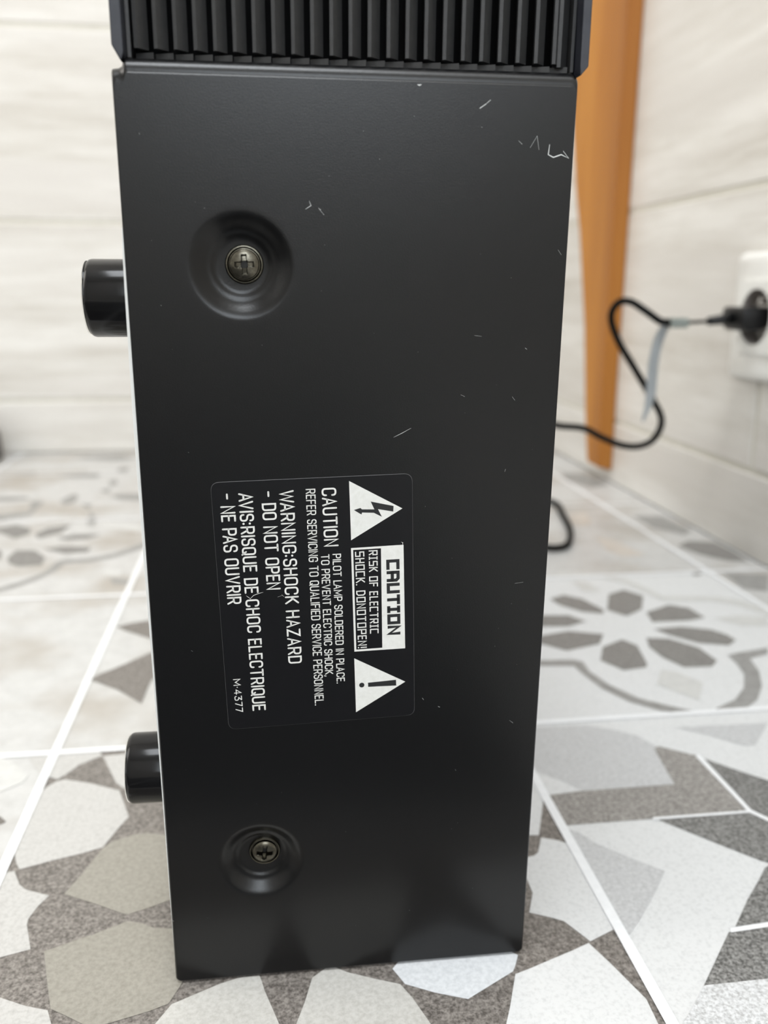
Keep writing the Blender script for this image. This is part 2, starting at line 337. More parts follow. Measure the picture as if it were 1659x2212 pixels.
bm = bmesh.new(); KEEP.add(id(bm))
names = ['R', 'W', 'L', 'L2', 'B', 'G', 'S', 'D', 'D2', 'M', 'F', 'T', 'K', 'L3', 'N', 'U', 'P']
mi = {k: i for i, k in enumerate(names)}
def flat(x0, x1, y0, y1, z, m_): poly_flat(bm, [(x0, y0, z), (x1, y0, z), (x1, y1, z), (x0, y1, z)], m_)
FX0, FX1, FY0, FY1 = -1.60, .3597, -1.50, 1.108
xs = [-1.529, -1.324, -1.119, -.914, -.709, -.505, -.299, -.0955, .1058, .3125, .52]
ys = [-1.488, -1.283, -1.078, -.873, -.668, -.463, -.258, -.053, .153, .358, .563, .768, .973, 1.178]
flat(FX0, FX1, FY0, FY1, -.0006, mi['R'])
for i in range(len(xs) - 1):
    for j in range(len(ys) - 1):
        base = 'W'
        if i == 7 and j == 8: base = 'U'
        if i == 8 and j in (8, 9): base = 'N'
        if i <= 7 and 3 <= j <= 7: base = 'K'  # unseen cells, made dark only so the side panel mirrors something dark
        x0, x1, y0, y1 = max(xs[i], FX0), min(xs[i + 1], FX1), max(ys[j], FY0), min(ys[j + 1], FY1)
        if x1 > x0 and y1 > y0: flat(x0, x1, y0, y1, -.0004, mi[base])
for idx, (mname, lev, pts) in enumerate(FLOOR_SHAPES):
    poly_flat(bm, [(max(FX0, min(x * MM, FX1)), min(y * MM, FY1), -.00036 + .00008 * lev + idx * 1e-6) for x, y in pts], mi[mname])
g = .0018
for x in xs: 
    if x < FX1: flat(x - g, x + g, FY0, FY1, 0, mi['R'])
for y in ys:
    if y < FY1: flat(FX0, FX1, y - g, y + g, -.00002, mi['R'])
for f in bm.faces:
    f.normal_update()
    if f.normal.z < 0: f.normal_flip()
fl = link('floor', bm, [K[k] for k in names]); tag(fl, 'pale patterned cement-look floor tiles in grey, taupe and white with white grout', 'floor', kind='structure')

# walls of long wood-look tiles
ROWS = [0, .0645, .2715, .4785, .6855, .8925, 1.0995, 1.3065, 1.5135, 1.7205, 1.9275, 2.1345, 2.40]
def tiled_wall(name, label, axis, pos, lo, hi, joints, sign):
    b = bmesh.new(); gp = .0021
    for k in range(len(ROWS) - 1):
        J = [lo] + [j for j in joints[k % len(joints)] if lo < j < hi] + [hi]
        for a, c in zip(J, J[1:]):
            t = bmesh.new()
            d0, d1 = sorted((pos, pos + sign * .006))
            if axis == 'x': box(t, d0, d1, a + gp, c - gp, ROWS[k] + (gp if k else 0), ROWS[k + 1] - gp)
            else: box(t, a + gp, c - gp, d0, d1, ROWS[k] + (gp if k else 0), ROWS[k + 1] - gp)
            bevel(t, .0012, 1)
            mm_ = bpy.data.meshes.new('t'); t.to_mesh(mm_); t.free(); b.from_mesh(mm_); bpy.data.meshes.remove(mm_)
    g0, g1 = sorted((pos + sign * .0012, pos + sign * .05))
    if axis == 'x': box(b, g0, g1, lo, hi, 0, 2.4, 1)
    else: box(b, lo, hi, g0, g1, 0, 2.4, 1)
    o = link(name, b, [M_wall, M_wgrout]); return tag(o, label, 'wall', kind='structure')
tiled_wall('wall_right', 'right wall of long pale wood-look tiles', 'x', .3597, -1.5, 1.108, [[-.4, .25], [-.598, .602], [-1.0, .0, 1.0]], 1)
tiled_wall('wall_back', 'back wall of long pale wood-look tiles', 'y', 1.108, -1.6, .3597, [[-.95], [-1.2, -.55], [-.85]], 1)
bm = bmesh.new(); box(bm, -1.65, -1.60, -1.5, 1.108, 0, 2.4); tag(link('wall_left', bm, M_plain), 'plain left wall', 'wall', kind='structure')
bm = bmesh.new(); box(bm, -1.65, .41, -1.55, -1.5, 0, 2.4); tag(link('wall_front', bm, M_plain), 'plain wall behind the camera', 'wall', kind='structure')
bm = bmesh.new(); box(bm, -1.65, .41, -1.55, 1.158, 2.4, 2.45); tag(link('ceiling', bm, M_ceil), 'white ceiling', 'ceiling', kind='structure')

# ------------------------------------------------------------------ stereo receiver
rec = empty('stereo_receiver', RM)
tag(rec, 'black stereo receiver standing on end with warning label on its side panel', 'receiver')
PW, PH = 103.2, 242.8

def plate_with_dimples(bm):
    """side panel: flat sheet with folded edges and two pressed screw recesses (mm, y = depth)"""
    dims = ((26.1, 200.0), (25.7, 39.3))
    SEG = 72; R1 = 13.4
    def loop(ins, dep, top_scale):
        x0, x1, z0, z1 = ins, PW - ins, ins, PH - ins * top_scale
        return [(x, dep, z) for x, z in rrect(x0, x1, z0, z1, max(.15, 1.0 - ins * .5))]
    prof = [(0.0, 10.0, 1.0), (0.0, .62, 1.0)]
    loops = []
    # rounded edges: sides radius .6, top fold radius 3
    N = 10
    back = True
    for k in range(N + 1):
        a = math.pi / 2 * k / N
        s_in, s_dep = .6 * (1 - math.cos(a)), .6 * (1 - math.sin(a))
        t_in, t_dep = 3.4 * (1 - math.cos(a)), 3.4 * (1 - math.sin(a))
        x0, x1, z0, z1 = s_in, PW - s_in, s_in - .3, PH - t_in
        base = rrect(x0, x1, z0, z1, max(.25, 1.6 - s_in))
        base[7:14] = [(x0 + a_, z1 - b_) for a_, b_ in ((2.6, 0), (2.45, .8), (2.2, 1.6), (1.5, 2.0), (.7, 2.1), (.15, 2.2), (0, 2.7))]
        full = []
        for i_, (x, z) in enumerate(base):            # extra points beside each corner keep the long edges straight in shading
            full.append((x, z))
            if i_ % 7 == 6:
                nx_, nz_ = base[(i_ + 1) % len(base)]; L_ = math.hypot(nx_ - x, nz_ - z)
                for t_ in (.6 / L_, 1 - .6 / L_): full.append((x + (nx_ - x) * t_, z + (nz_ - z) * t_))
        base = full
        pts = []
        for x, z in base:
            top = max(0, min(1, (z - (PH - 7.5)) / 2.5))
            pts.append((x, s_dep * (1 - top) + t_dep * top, z))
        if back: loops.append([(x, 12.0, z) for x, z in base]); back = False
        loops.append(pts)
    rings = [[bm.verts.new(p) for p in lp] for lp in loops]
    n = len(rings[0])
    for A, B in zip(rings, rings[1:]):
        for k in range(n):
            f = bm.faces.new([A[k], A[(k + 1) % n], B[(k + 1) % n], B[k]]); f.smooth = True
    outer = rings[-1]
    holes = []
    P = [(13.4, 0), (12.4, 0), (12.0, .02), (11.6, .09), (11.0, .32), (10.2, .82), (9.3, 1.5), (8.6, 2.0), (8.1, 2.28), (7.7, 2.42), (7.3, 2.50),
         (6.9, 2.66), (6.5, 2.92), (6.1, 3.10), (5.5, 3.18), (4.0, 3.20)]
    for cx, cz in dims:
        rr = [[bm.verts.new((cx + r * math.cos(2 * math.pi * k / SEG), d, cz + r * math.sin(2 * math.pi * k / SEG))) for k in range(SEG)] for r, d in P]
        for A, B in zip(rr, rr[1:]):
            for k in range(SEG):
                f = bm.faces.new([A[k], A[(k + 1) % SEG], B[(k + 1) % SEG], B[k]]); f.smooth = True
        f = bm.faces.new(rr[-1]); f.smooth = True
        holes.append(rr[0])
    tl = tessellate_polygon([[v.co for v in outer]] + [[v.co for v in hl[::-1]] for hl in holes])
    allv = outer + [v for hl in holes for v in hl[::-1]]
    for t in tl:
        try: bm.faces.new([allv[i] for i in t])
        except ValueError: pass
    return dims

bm = bmesh.new()
dims = plate_with_dimples(bm)
bm.normal_update()
# wear marks lie on the sheet itself
SCR = [[0.45,[[80.374,234.476],[81.77,235.415]]],[0.25,[[81.77,235.415],[82.809,236.279]]],[0.3,[[66.13,238.937],[66.553,238.823],[67.006,238.962]]],[0.25,[[97.023,227.333],[96.834,225.154],[98.08,224.583],[99.91,225.217],[101.728,224.458],[100.295,226.019]]],[0.12,[[92.483,226.545],[93.97,229.034],[94.584,226.097]]],[0.12,[[89.686,227.958],[90.596,227.193]]],[0.12,[[61.719,159.565],[63.78,160.578],[66.068,161.818]]],[0.1,[[100.55,204.251],[101.423,203.097]]],[0.14,[[90.252,150.256],[90.457,150.976]]],[0.1,[[94.499,119.83],[96.742,120.137]]],[0.25,[[93.823,181.236],[94.306,180.899]]],[0.3,[[74.838,84.785],[75.36,84.472]]],[0.2,[[0.125,21.45],[0.617,21.084]]],[0.14,[[45.156,211.335],[43.911,212.814]]],[0.14,[[40.972,212.474],[42.241,213.287],[41.838,214.271]]],[0.14,[[81.146,184.268],[82.866,184.044]]],[0.14,[[78.224,169.944],[79.283,169.476]]],[0.14,[[70.431,87.568],[70.825,86.986]]],[0.2,[[103.066,185.886],[103.236,185.108]]],[0.14,[[91.193,169.35],[91.947,168.419]]],[0.25,[[7.606,191.204],[7.739,191.159]]],[0.2,[[44.19,212.503],[44.463,212.464]]],[0.15,[[95.048,79.302],[96.15,78.369]]],[0.12,[[9.806,104.57],[10.26,104.286]]],[0.14,[[80.239,64.772],[80.518,64.307]]]]
def ribbon(bm, pts, wd, dep, mi_=0, taper=True):
    n = len(pts); L = []
    for i in range(n):
        a = Vector(pts[max(i - 1, 0)]); b = Vector(pts[min(i + 1, n - 1)]); t = (b - a).normalized(); nn = Vector((-t.y, t.x))
        ww = wd * (.35 if taper and i in (0, n - 1) else 1) / 2
        p = Vector(pts[i]); L.append((p + nn * ww, p - nn * ww))
    V = [[bm.verts.new((q.x, dep, q.y)) for q in pr] for pr in L]
    for A, B in zip(V, V[1:]):
        f = bm.faces.new([A[0], B[0], B[1], A[1]]); f.material_index = mi_
bmesh.ops.recalc_face_normals(bm, faces=bm.faces[:])
for wd, pts in SCR: ribbon(bm, pts, wd, -.02, 1)
for _ in range(60):
    x, z = random.uniform(4, 99), random.uniform(6, 234)
    if abs(x - 42) < 27 and abs(z - 115) < 37: continue
    if any(math.hypot(x - a, z - b) < 14 for a, b in dims): continue
    r = random.uniform(.035, .085); a = random.uniform(0, 3.14); l = r * random.uniform(1, 3.5)
    ribbon(bm, [(x, z), (x + l * math.cos(a), z + l * math.sin(a))], r * 1.3, -.02, 1)
KEEP.add(id(bm))
for v in bm.verts: v.co *= MM
panel = link('side_panel', bm, [M_panel, M_scratch], rec)
panel['label'] = 'satin black steel side panel with scuffs and two pressed recesses'

def loc(name, fn, mats, parent=rec, smooth=False, label=None, keep=False):
    b = bmesh.new(); fn(b)
    if keep: KEEP.add(id(b))
    for v in b.verts: v.co *= MM
    o = link(name, b, mats, parent, smooth)
    if label: o['label'] = label
    return o

def smooth_by_angle(o, deg=35):
    b = bmesh.new(); b.from_mesh(o.data)
    for f in b.faces: f.smooth = True
    for e in b.edges:
        if len(e.link_faces) == 2 and e.calc_face_angle(0) > math.radians(deg): e.smooth = False
    b.to_mesh(o.data); b.free()

# chassis: its underside follows the floor
def f_chassis(b):
    v = []
    tl = math.tan(-LEAN)
    for x in (1.5, 101.5):
        for y, z in ((6, 2), (418, -418 * tl + .4), (418, 292), (6, 292)): v.append(b.verts.new((x, y, z if z > 1 else z)))
    for q in ((0, 1, 2, 3), (7, 6, 5, 4), (0, 4, 5, 1), (1, 5, 6, 2), (2, 6, 7, 3), (3, 7, 4, 0)): b.faces.new([v[i] for i in q])
# keep the chassis front behind the recesses and the grille
def f_chassis2(b):
    f_chassis(b)
    for v in b.verts:
        if v.co.y < 10: v.co.y = 15
loc('chassis', f_chassis2, M_chassis)

# bright bottom sheet whose edge shows along the left of the panel
def f_sheet(b):
    zs = [4, 30, 60, 80, 100, 125, 150, 165, 180, 195, 203, 208]
    ex = [.10, .24, .32, .38, .48, .62, .74, .72, .60, .44, .30, .05]
    A = [b.verts.new((-e, 1.3, z)) for z, e in zip(zs, ex)]; B = [b.verts.new((-e, 410, z + 16.0 * 0)) for z, e in zip(zs, ex)]
    C = [b.verts.new((1.2, 1.3, z)) for z in zs]; D = [b.verts.new((1.2, 410, z)) for z in zs]
    n = len(zs)
    for i in range(n - 1):
        b.faces.new([A[i], A[i + 1], B[i + 1], B[i]]); b.faces.new([A[i], C[i], C[i + 1], A[i + 1]])
        b.faces.new([C[i], D[i], D[i + 1], C[i + 1]]); b.faces.new([B[i], B[i + 1], D[i + 1], D[i]])
    b.faces.new([A[0], B[0], D[0], C[0]]); b.faces.new([A[-1], C[-1], D[-1], B[-1]])
loc('bottom_plate', f_sheet, M_zinc, label='bright bare-metal bottom plate edge')

# ribbed vent grille and its frame
def f_grille(b):
    x = 5.15; D = 4.0
    for k in range(23):
        top = 294; bot = 244.35 - .012 * k
        prism(b, [(x, 1.2 + D), (x + .75, 1.0 + D), (x + 2.85, 3.3 + D), (x + 2.6, 4.4 + D), (x, 2.2 + D)], bot, top, 'z')
        prism(b, [(x, 3.6 + D), (x + 3.9, 2.0 + D), (x + 3.9, 4.6 + D), (x, 5.2 + D)], 242.5, 243.75, 'z')
        x += 4.165
    prism(b, [(101.0, .9 + D), (101.7, .9 + D), (101.7, 8 + D), (101.0, 8 + D)], 242.5, 294, 'z')     # border of the insert
    prism(b, [(3.7, 1.1 + D), (4.5, 1.1 + D), (4.5, 8 + D), (3.7, 8 + D)], 242.5, 294, 'z')
    prism(b, [(98.0, 1.4 + D), (98.8, 1.2 + D), (100.9, 3.6 + D), (100.9, 5 + D), (98, 5 + D)], 243.5, 294, 'z')
    box(b, 3.7, 101.7, 5.2 + D, 9.2 + D, 241.9, 242.7)
    for v in b.verts:                                                     # deeper than the sheet, so a little larger
        v.co.x = 30.8 + (v.co.x - 30.8) * 1.0186; v.co.z = 195 + (v.co.z - 195) * 1.0186
def f_back(b): box(b, 3.0, 102.6, 13.6, 14.6, 242.8, 294)  # near-black sheet standing in for the deep shade between the slats
loc('grille_gap_shade', f_back, M_void)
gr = loc('vent_grille', f_grille, M_fin, label='ribbed black grille with slanted upright slats')
def f_frame_a(b):
    prism(b, [(.6, 244.9), (2.35, 241.75), (3.05, 243.4), (3.05, 292), (.9, 292)], .6, 14, 'y')
    bevel(b, .25, 2)
def f_frame_b(b):
    prism(b, [(103.45, 241.85), (105.25, 243.9), (104.9, 292), (102.7, 292), (103.3, 243.9)], .6, 14, 'y')
    bevel(b, .25, 2)
loc('frame_bar', f_frame_a, M_frame, label='left dark frame bar with chamfered lower corner')
loc('frame_bar', f_frame_b, M_frame, label='right dark frame bar with chamfered lower corner')

# screws
def screw(cx, cz, dep, rot, worn):
    def f(b):
        Mx = Matrix.Translation((cx, dep, cz)) @ Matrix.Rotation(math.radians(90), 4, 'X')   # local z -> -y (towards the viewer)
        lathe(b, [(2.0, -1.4), (4.45, -.9), (4.45, .25), (4.2, .55), (3.95, .58), (3.8, .40), (3.65, .05)], Mx, 56)
        # pan head with a pressed cross: polar height field
        N, S = 36, 120; R = 3.42
        rows = []
        for i in range(N + 1):
            r = R * i / N; row = []
            for k in range(S):
                a = 2 * math.pi * k / S
                x, y = r * math.cos(a), r * math.sin(a)
                hgt = .45 + 1.25 * math.sqrt(max(0, 1 - (r / (R * 1.04)) ** 2)) ** .8
                c, s = math.cos(rot), math.sin(rot); u, v = abs(c * x + s * y), abs(-s * x + c * y)
                d = max(0.0, min(1.0, min((.62 - min(u, v)) / .16, (2.25 - max(u, v)) / .35)))
                d0 = max(0.0, min(1.0, (1.05 - math.hypot(u, v)) / .3))
                hgt -= max(d * 1.35, d0 * 1.9)
                row.append(b.verts.new(Mx @ Vector((x, y, hgt))) if i or k == 0 else row[0])
            rows.append(row)
        for i in range(N):
            for k in range(S):
                q = []
                for v in (rows[i][k], rows[i][(k + 1) % S], rows[i + 1][(k + 1) % S], rows[i + 1][k]):
                    if v not in q: q.append(v)
                if len(q) > 2: b.faces.new(q)
        lathe(b, [(R, .45 + 1.25 * math.sqrt(1 - (1 / 1.04) ** 2) ** .8), (R + .05, .1), (3.66, .04)], Mx, 120)
    o = loc('screw', f, M_screw, smooth=True)
    smooth_by_angle(o, 40)
    return o
screw(26.75, 200.3, 3.15, .03, True)['label'] = 'upper cross-head screw with bright worn slot'
screw(26.65, 40.3, 3.15, -.10, False)['label'] = 'lower cross-head screw in shadow'

# feet on the left (bottom) face
def foot(cz, r, ln):
    e = bpy.data.objects.new('foot', None); COL.objects.link(e); e.parent = rec
    Mx = Matrix.Translation((0, 16.5, cz)) @ Matrix.Rotation(math.radians(-90), 4, 'Y')     # local z -> -x
    def f(b): lathe(b, [(0, -1), (r * .99, -1), (r, .2), (r, ln - 1.3), (r - .15, ln - .7), (r - .55, ln - .2), (r - 1.0, ln), (0, ln)], Mx, 64)
    o = loc('foot_body', f, M_foot, e); smooth_by_angle(o, 30)
    def f2(b):
        lathe(b, [(r - .95, ln - .25), (r - .50, ln - .15), (r - .38, ln + .05), (r - .55, ln + .22), (r - 1.6, ln + .3), (r - 1.9, ln + .1)], Mx, 64)
    o = loc('chrome_ring', f2, M_chrome, e); smooth_by_angle(o, 50); o['label'] = 'thin chrome ring on the foot end'
    return e
foot(191.9, 9.3, 11.3)['label'] = 'upper gloss black foot'
foot(60.9, 9.9, 11.0)['label'] = 'lower gloss black foot'

# ------------------------------------------------------------------ warning label
LAB = {"tri1":[[50.694,148.73],[64.2,141.279],[51.175,133.195]],"tri2":[[51.944,100.298],[65.7,92.741],[52.41,84.348]],"bolt":[[61.924,141.987],[56.122,143.285],[57.066,141.217],[53.951,141.301],[53.536,141.671],[51.88,141.177],[53.815,139.939],[53.952,140.475],[56.932,140.322],[58.991,139.218],[57.968,141.265],[61.872,140.512]],"bar":[[55.607,92.963],[63.168,93.447],[63.264,91.732],[55.685,91.742]],"dot":[53.955,92.364],"box":[[51.135,131.106],[64.627,131.591],[65.508,102.568],[51.982,102.238]],"inner":[[51.693,130.573],[58.813,130.818],[59.393,103.024],[52.489,102.806]],"label":[[16.82,149.024],[66.506,150.283],[68.364,82.625],[18.494,81.186]]}
lab_e = bpy.data.objects.new('warning_label', None); COL.objects.link(lab_e); lab_e.parent = rec
lab_e['label'] = 'black warning label with white lettering and two white triangles'
def rounded_quad(c, r, seg=6):
    out = []; c = [Vector(p) for p in c]; n = len(c)
    for i in range(n):
        p = c[i]; a = (c[i - 1] - p).normalized(); d = (c[(i + 1) % n] - p).normalized()
        for k in range(seg + 1):
            t = k / seg; p0, p2 = p + a * r, p + d * r
            out.append((1 - t) ** 2 * p0 + 2 * t * (1 - t) * p + t * t * p2)
    return out
rq = rounded_quad(LAB['label'], 2.2)
def f_film(b): prism(b, [(p.x, p.y) for p in rq], -.06, -.005, 'y')
loc('label_film', f_film, M_label, lab_e)
def f_edge(b):
    n = len(rq); cen = sum(rq, Vector((0, 0))) / n
    A = [b.verts.new((p.x, -.065, p.y)) for p in rq]
    B = [b.verts.new((p.x + (p.x - cen.x) * .0028, -.004, p.y + (p.y - cen.y) * .0022)) for p in rq]
    for i in range(n): b.faces.new([A[i], B[i], B[(i + 1) % n], A[(i + 1) % n]])
loc('label_edge', f_edge, M_rim, lab_e, label='thin pale cut edge of the label')

def at(p, dep): return (p[0], dep, p[1])
for key, nm in (('tri1', 'shock hazard triangle'), ('tri2', 'attention triangle')):
    def f(b): poly_flat(b, [at(p, -.075) for p in LAB[key]])
    loc('warning_triangle', f, M_ink, lab_e, label='white ' + nm)
def f(b): poly_flat(b, [at(p, -.085) for p in LAB['bolt']])
loc('lightning_symbol', f, M_black, lab_e, label='black lightning arrow on the upper triangle')
def f(b):
    poly_flat(b, [at(p, -.085) for p in LAB['bar']])
    c = LAB['dot']; poly_flat(b, [(c[0] + .70 * math.cos(k * math.pi / 16), -.085, c[1] + .70 * math.sin(k * math.pi / 16)) for k in range(32)])
loc('exclamation_symbol', f, M_black, lab_e, label='black exclamation mark on the lower triangle')
def f(b): poly_flat(b, [at(p, -.075) for p in LAB['box']])
loc('caution_box', f, M_ink, lab_e, label='white caution box')
def f(b): poly_flat(b, [at(p, -.08) for p in LAB['inner']])
loc('caution_box_field', f, M_label, lab_e, label='black lower field of the caution box')

# stroke alphabet: glyph = width, [(points, rounding)]
r_ = .22
def G(*a): return a
FONT = {
 'A': (.52, [([(0, 0), (.26, 1), (.52, 0)], 0), ([(.09, .32), (.43, .32)], 0)]),
 'C': (.48, [([(.48, .74), (.48, 1), (0, 1), (0, 0), (.48, 0), (.48, .26)], r_)]),
 'D': (.48, [([(0, 0), (0, 1), (.48, 1), (.48, 0), (0, 0)], (0, 0, r_, r_, 0))]),
 'E': (.40, [([(.40, 1), (0, 1), (0, 0), (.40, 0)], 0), ([(0, .52), (.36, .52)], 0)]),
 'F': (.40, [([(.40, 1), (0, 1), (0, 0)], 0), ([(0, .52), (.36, .52)], 0)]),
 'G': (.50, [([(.50, .74), (.50, 1), (0, 1), (0, 0), (.50, 0), (.50, .46), (.27, .46)], (0, r_, r_, r_, r_, 0, 0))]),
 'H': (.48, [([(0, 0), (0, 1)], 0), ([(.48, 0), (.48, 1)], 0), ([(0, .52), (.48, .52)], 0)]),
 'I': (.0, [([(0, 0), (0, 1)], 0)]),
 'K': (.46, [([(0, 0), (0, 1)], 0), ([(.46, 1), (0, .40)], 0), ([(.15, .58), (.48, 0)], 0)]),
 'L': (.38, [([(0, 1), (0, 0), (.38, 0)], 0)]),
 'M': (.64, [([(0, 0), (0, 1), (.32, .25), (.64, 1), (.64, 0)], 0)]),
 'N': (.48, [([(0, 0), (0, 1), (.48, 0), (.48, 1)], 0)]),
 'O': (.50, [([(.25, 1), (0, 1), (0, 0), (.50, 0), (.50, 1), (.25, 1)], (0, r_, r_, r_, r_, 0))]),
 'P': (.46, [([(0, 0), (0, 1), (.46, 1), (.46, .44), (0, .44)], (0, 0, r_, r_, 0))]),
 'Q': (.50, [([(.25, 1), (0, 1), (0, 0), (.50, 0), (.50, 1), (.25, 1)], (0, r_, r_, r_, r_, 0)), ([(.30, .25), (.52, -.06)], 0)]),
 'R': (.47, [([(0, 0), (0, 1), (.46, 1), (.46, .46), (0, .46)], (0, 0, r_, r_, 0)), ([(.26, .46), (.48, 0)], 0)]),
 'S': (.46, [([(.46, .76), (.46, 1), (0, 1), (0, .54), (.46, .50), (.46, 0), (0, 0), (0, .24)], r_)]),
 'T': (.50, [([(0, 1), (.50, 1)], 0), ([(.25, 1), (.25, 0)], 0)]),
 'U': (.48, [([(0, 1), (0, 0), (.48, 0), (.48, 1)], r_)]),
 'V': (.52, [([(0, 1), (.26, 0), (.52, 1)], 0)]),
 'W': (.78, [([(0, 1), (.19, 0), (.39, .95), (.59, 0), (.78, 1)], 0)]),
 'Z': (.46, [([(0, 1), (.46, 1), (0, 0), (.46, 0)], 0)]),
 '3': (.44, [([(0, 1), (.44, 1), (.14, .58), (.44, .50), (.44, 0), (0, 0), (0, .22)], (0, .05, .02, .2, .2, .2, 0))]),
 '4': (.48, [([(.34, 0), (.34, 1), (0, .28), (.48, .28)], 0)]),
 '7': (.42, [([(0, 1), (.42, 1), (.14, 0)], 0)]),
 '.': (.05, [([(.0, 0), (.05, .05)], 0)]), ',': (.05, [([(.05, .05), (0, -.15)], 0)]),
 ':': (.05, [([(.0, .2), (.05, .25)], 0), ([(.0, .7), (.05, .75)], 0)]),
 '-': (.32, [([(0, .5), (.32, .5)], 0)]), '\u00b7': (.05, [([(.0, .48), (.05, .53)], 0)]),
 '!': (.0, [([(0, 1), (0, .34)], 0), ([(0, 0), (.0, .08)], 0)]),
}
SQ = dict(FONT)
SQ.update({
 'A': (.55, [([(0, 0), (0, 1), (.42, 1), (.55, .82), (.55, 0)], 0), ([(0, .42), (.55, .42)], 0)]),
 'C': (.5, [([(.5, 1), (0, 1), (0, 0), (.5, 0)], 0), ]), 'O': (.52, [([(0, 0), (0, 1), (.52, 1), (.52, 0), (0, 0)], 0)]),
 'U': (.52, [([(0, 1), (0, 0), (.52, 0), (.52, 1)], 0)]), 'D': (.5, [([(0, 0), (0, 1), (.34, 1), (.5, .82), (.5, .18), (.34, 0), (0, 0)], 0)]),
 'S': (.5, [([(.5, 1), (0, 1), (0, .52), (.5, .52), (.5, 0), (0, 0)], 0)]), 'P': (.5, [([(0, 0), (0, 1), (.5, 1), (.5, .45), (0, .45)], 0)]),
 'R': (.5, [([(0, 0), (0, 1), (.5, 1), (.5, .48), (0, .48)], 0), ([(.22, .48), (.5, 0)], 0)]),
 'I': (.3, [([(.15, 0), (.15, 1)], 0), ([(0, 0), (.3, 0)], 0), ([(0, 1), (.3, 1)], 0)]),
})
def round_path(pts, rad):
    n = len(pts); rads = rad if isinstance(rad, tuple) else (rad,) * n
    out = [Vector(pts[0])]
    for i in range(1, n - 1):
        p, a, c = Vector(pts[i]), Vector(pts[i - 1]), Vector(pts[i + 1]); r = rads[i]
        if r <= 0: out.append(p); continue
        la, lc = (a - p).length, (c - p).length
        ra, rc = min(r, la * .98 if i == 1 else la * .5), min(r, lc * .98 if i == n - 2 else lc * .5)
        p0, p2 = p + (a - p).normalized() * ra, p + (c - p).normalized() * rc
        for k in range(7):
            t = k / 6; out.append((1 - t) ** 2 * p0 + 2 * t * (1 - t) * p + t * t * p2)
    out.append(Vector(pts[-1])); return out
def stroke(bm, pts, wd, dep, rounded):
    P = [pts[0]]
    for p in pts[1:]:
        if (p - P[-1]).length > 1e-4: P.append(p)
    n = len(P); hw = wd / 2; closed = (P[0] - P[-1]).length < 1e-3
    if n < 2: return
    if not rounded and not closed:
        P[0] = P[0] - (P[1] - P[0]).normalized() * hw * .9; P[-1] = P[-1] + (P[-1] - P[-2]).normalized() * hw * .9
    L, Rr = [], []
    for i in range(n):
        if closed and i in (0, n - 1): a, c = P[n - 2], P[1]
        else: a, c = P[max(i - 1, 0)], P[min(i + 1, n - 1)]
        d1 = (P[i] - a).normalized() if (P[i] - a).length > 1e-6 else (c - P[i]).normalized()
        d2 = (c - P[i]).normalized() if (c - P[i]).length > 1e-6 else d1
        n1, n2 = Vector((-d1.y, d1.x)), Vector((-d2.y, d2.x)); mt = n1 + n2
        if mt.length < .3: mt = n1
        mt.normalize(); k = min(1 / max(mt.dot(n1), .3), 1.9)
        L.append(P[i] + mt * hw * k); Rr.append(P[i] - mt * hw * k)
    V = [(bm.verts.new((a.x, dep, a.y)), bm.verts.new((c.x, dep, c.y))) for a, c in zip(L, Rr)]
    for A, B in zip(V, V[1:]): bm.faces.new([A[0], B[0], B[1], A[1]])
    if rounded and not closed:
        for p in (P[0], P[-1]):
            bm.faces.new([bm.verts.new((p.x + hw * math.cos(k * math.pi / 6), dep, p.y + hw * math.sin(k * math.pi / 6))) for k in range(12)])
KERN = {'WA', 'AV', 'VA', 'AT', 'TA', 'LA', 'PA', 'LT', 'AY'}
def write_line(text, font, sw, b0, t0, b1, ink, dep):
    F = FONT if font == 'r' else SQ
    b0, t0, b1 = Vector(b0), Vector(t0), Vector(b1)
    hgt = (t0 - b0).length - sw; ax = (b1 - b0); ln = ax.length - sw; ax.normalize(); up = Vector((-ax.y, ax.x))
    if up.dot(t0 - b0) < 0: up = -up
    gap = .235 if font == 'r' else .30; tot = 0; place = []
    for i, ch in enumerate(text):
        if ch == ' ': tot += .40 if font == 'r' else .46; continue
        if i and text[i - 1] + ch in KERN: tot -= .13
        place.append((ch, tot)); tot += F[ch][0] + gap
    tot -= gap; kx = ln / tot
    o0 = b0 + ax * (sw / 2) + up * (sw / 2)
    def f(b):
        for ch, x in place:
            for pts, rad in F[ch][1]:
                if len(pts) == 2 and (Vector(pts[0]) - Vector(pts[1])).length < .09:      # dot
                    c = Vector(pts[0]); q = o0 + ax * ((x + c.x) * kx) + up * (c.y * hgt); dr = sw * .62
                    b.faces.new([b.verts.new((q.x + dr * math.cos(k * math.pi / 5), dep, q.y + dr * math.sin(k * math.pi / 5))) for k in range(10)]); continue
                pp = round_path(pts, rad)
                stroke(b, [o0 + ax * ((x + p.x) * kx) + up * (p.y * hgt) for p in pp], sw, dep, font == 'r')
    return loc('lettering', f, ink, lab_e, keep=True)
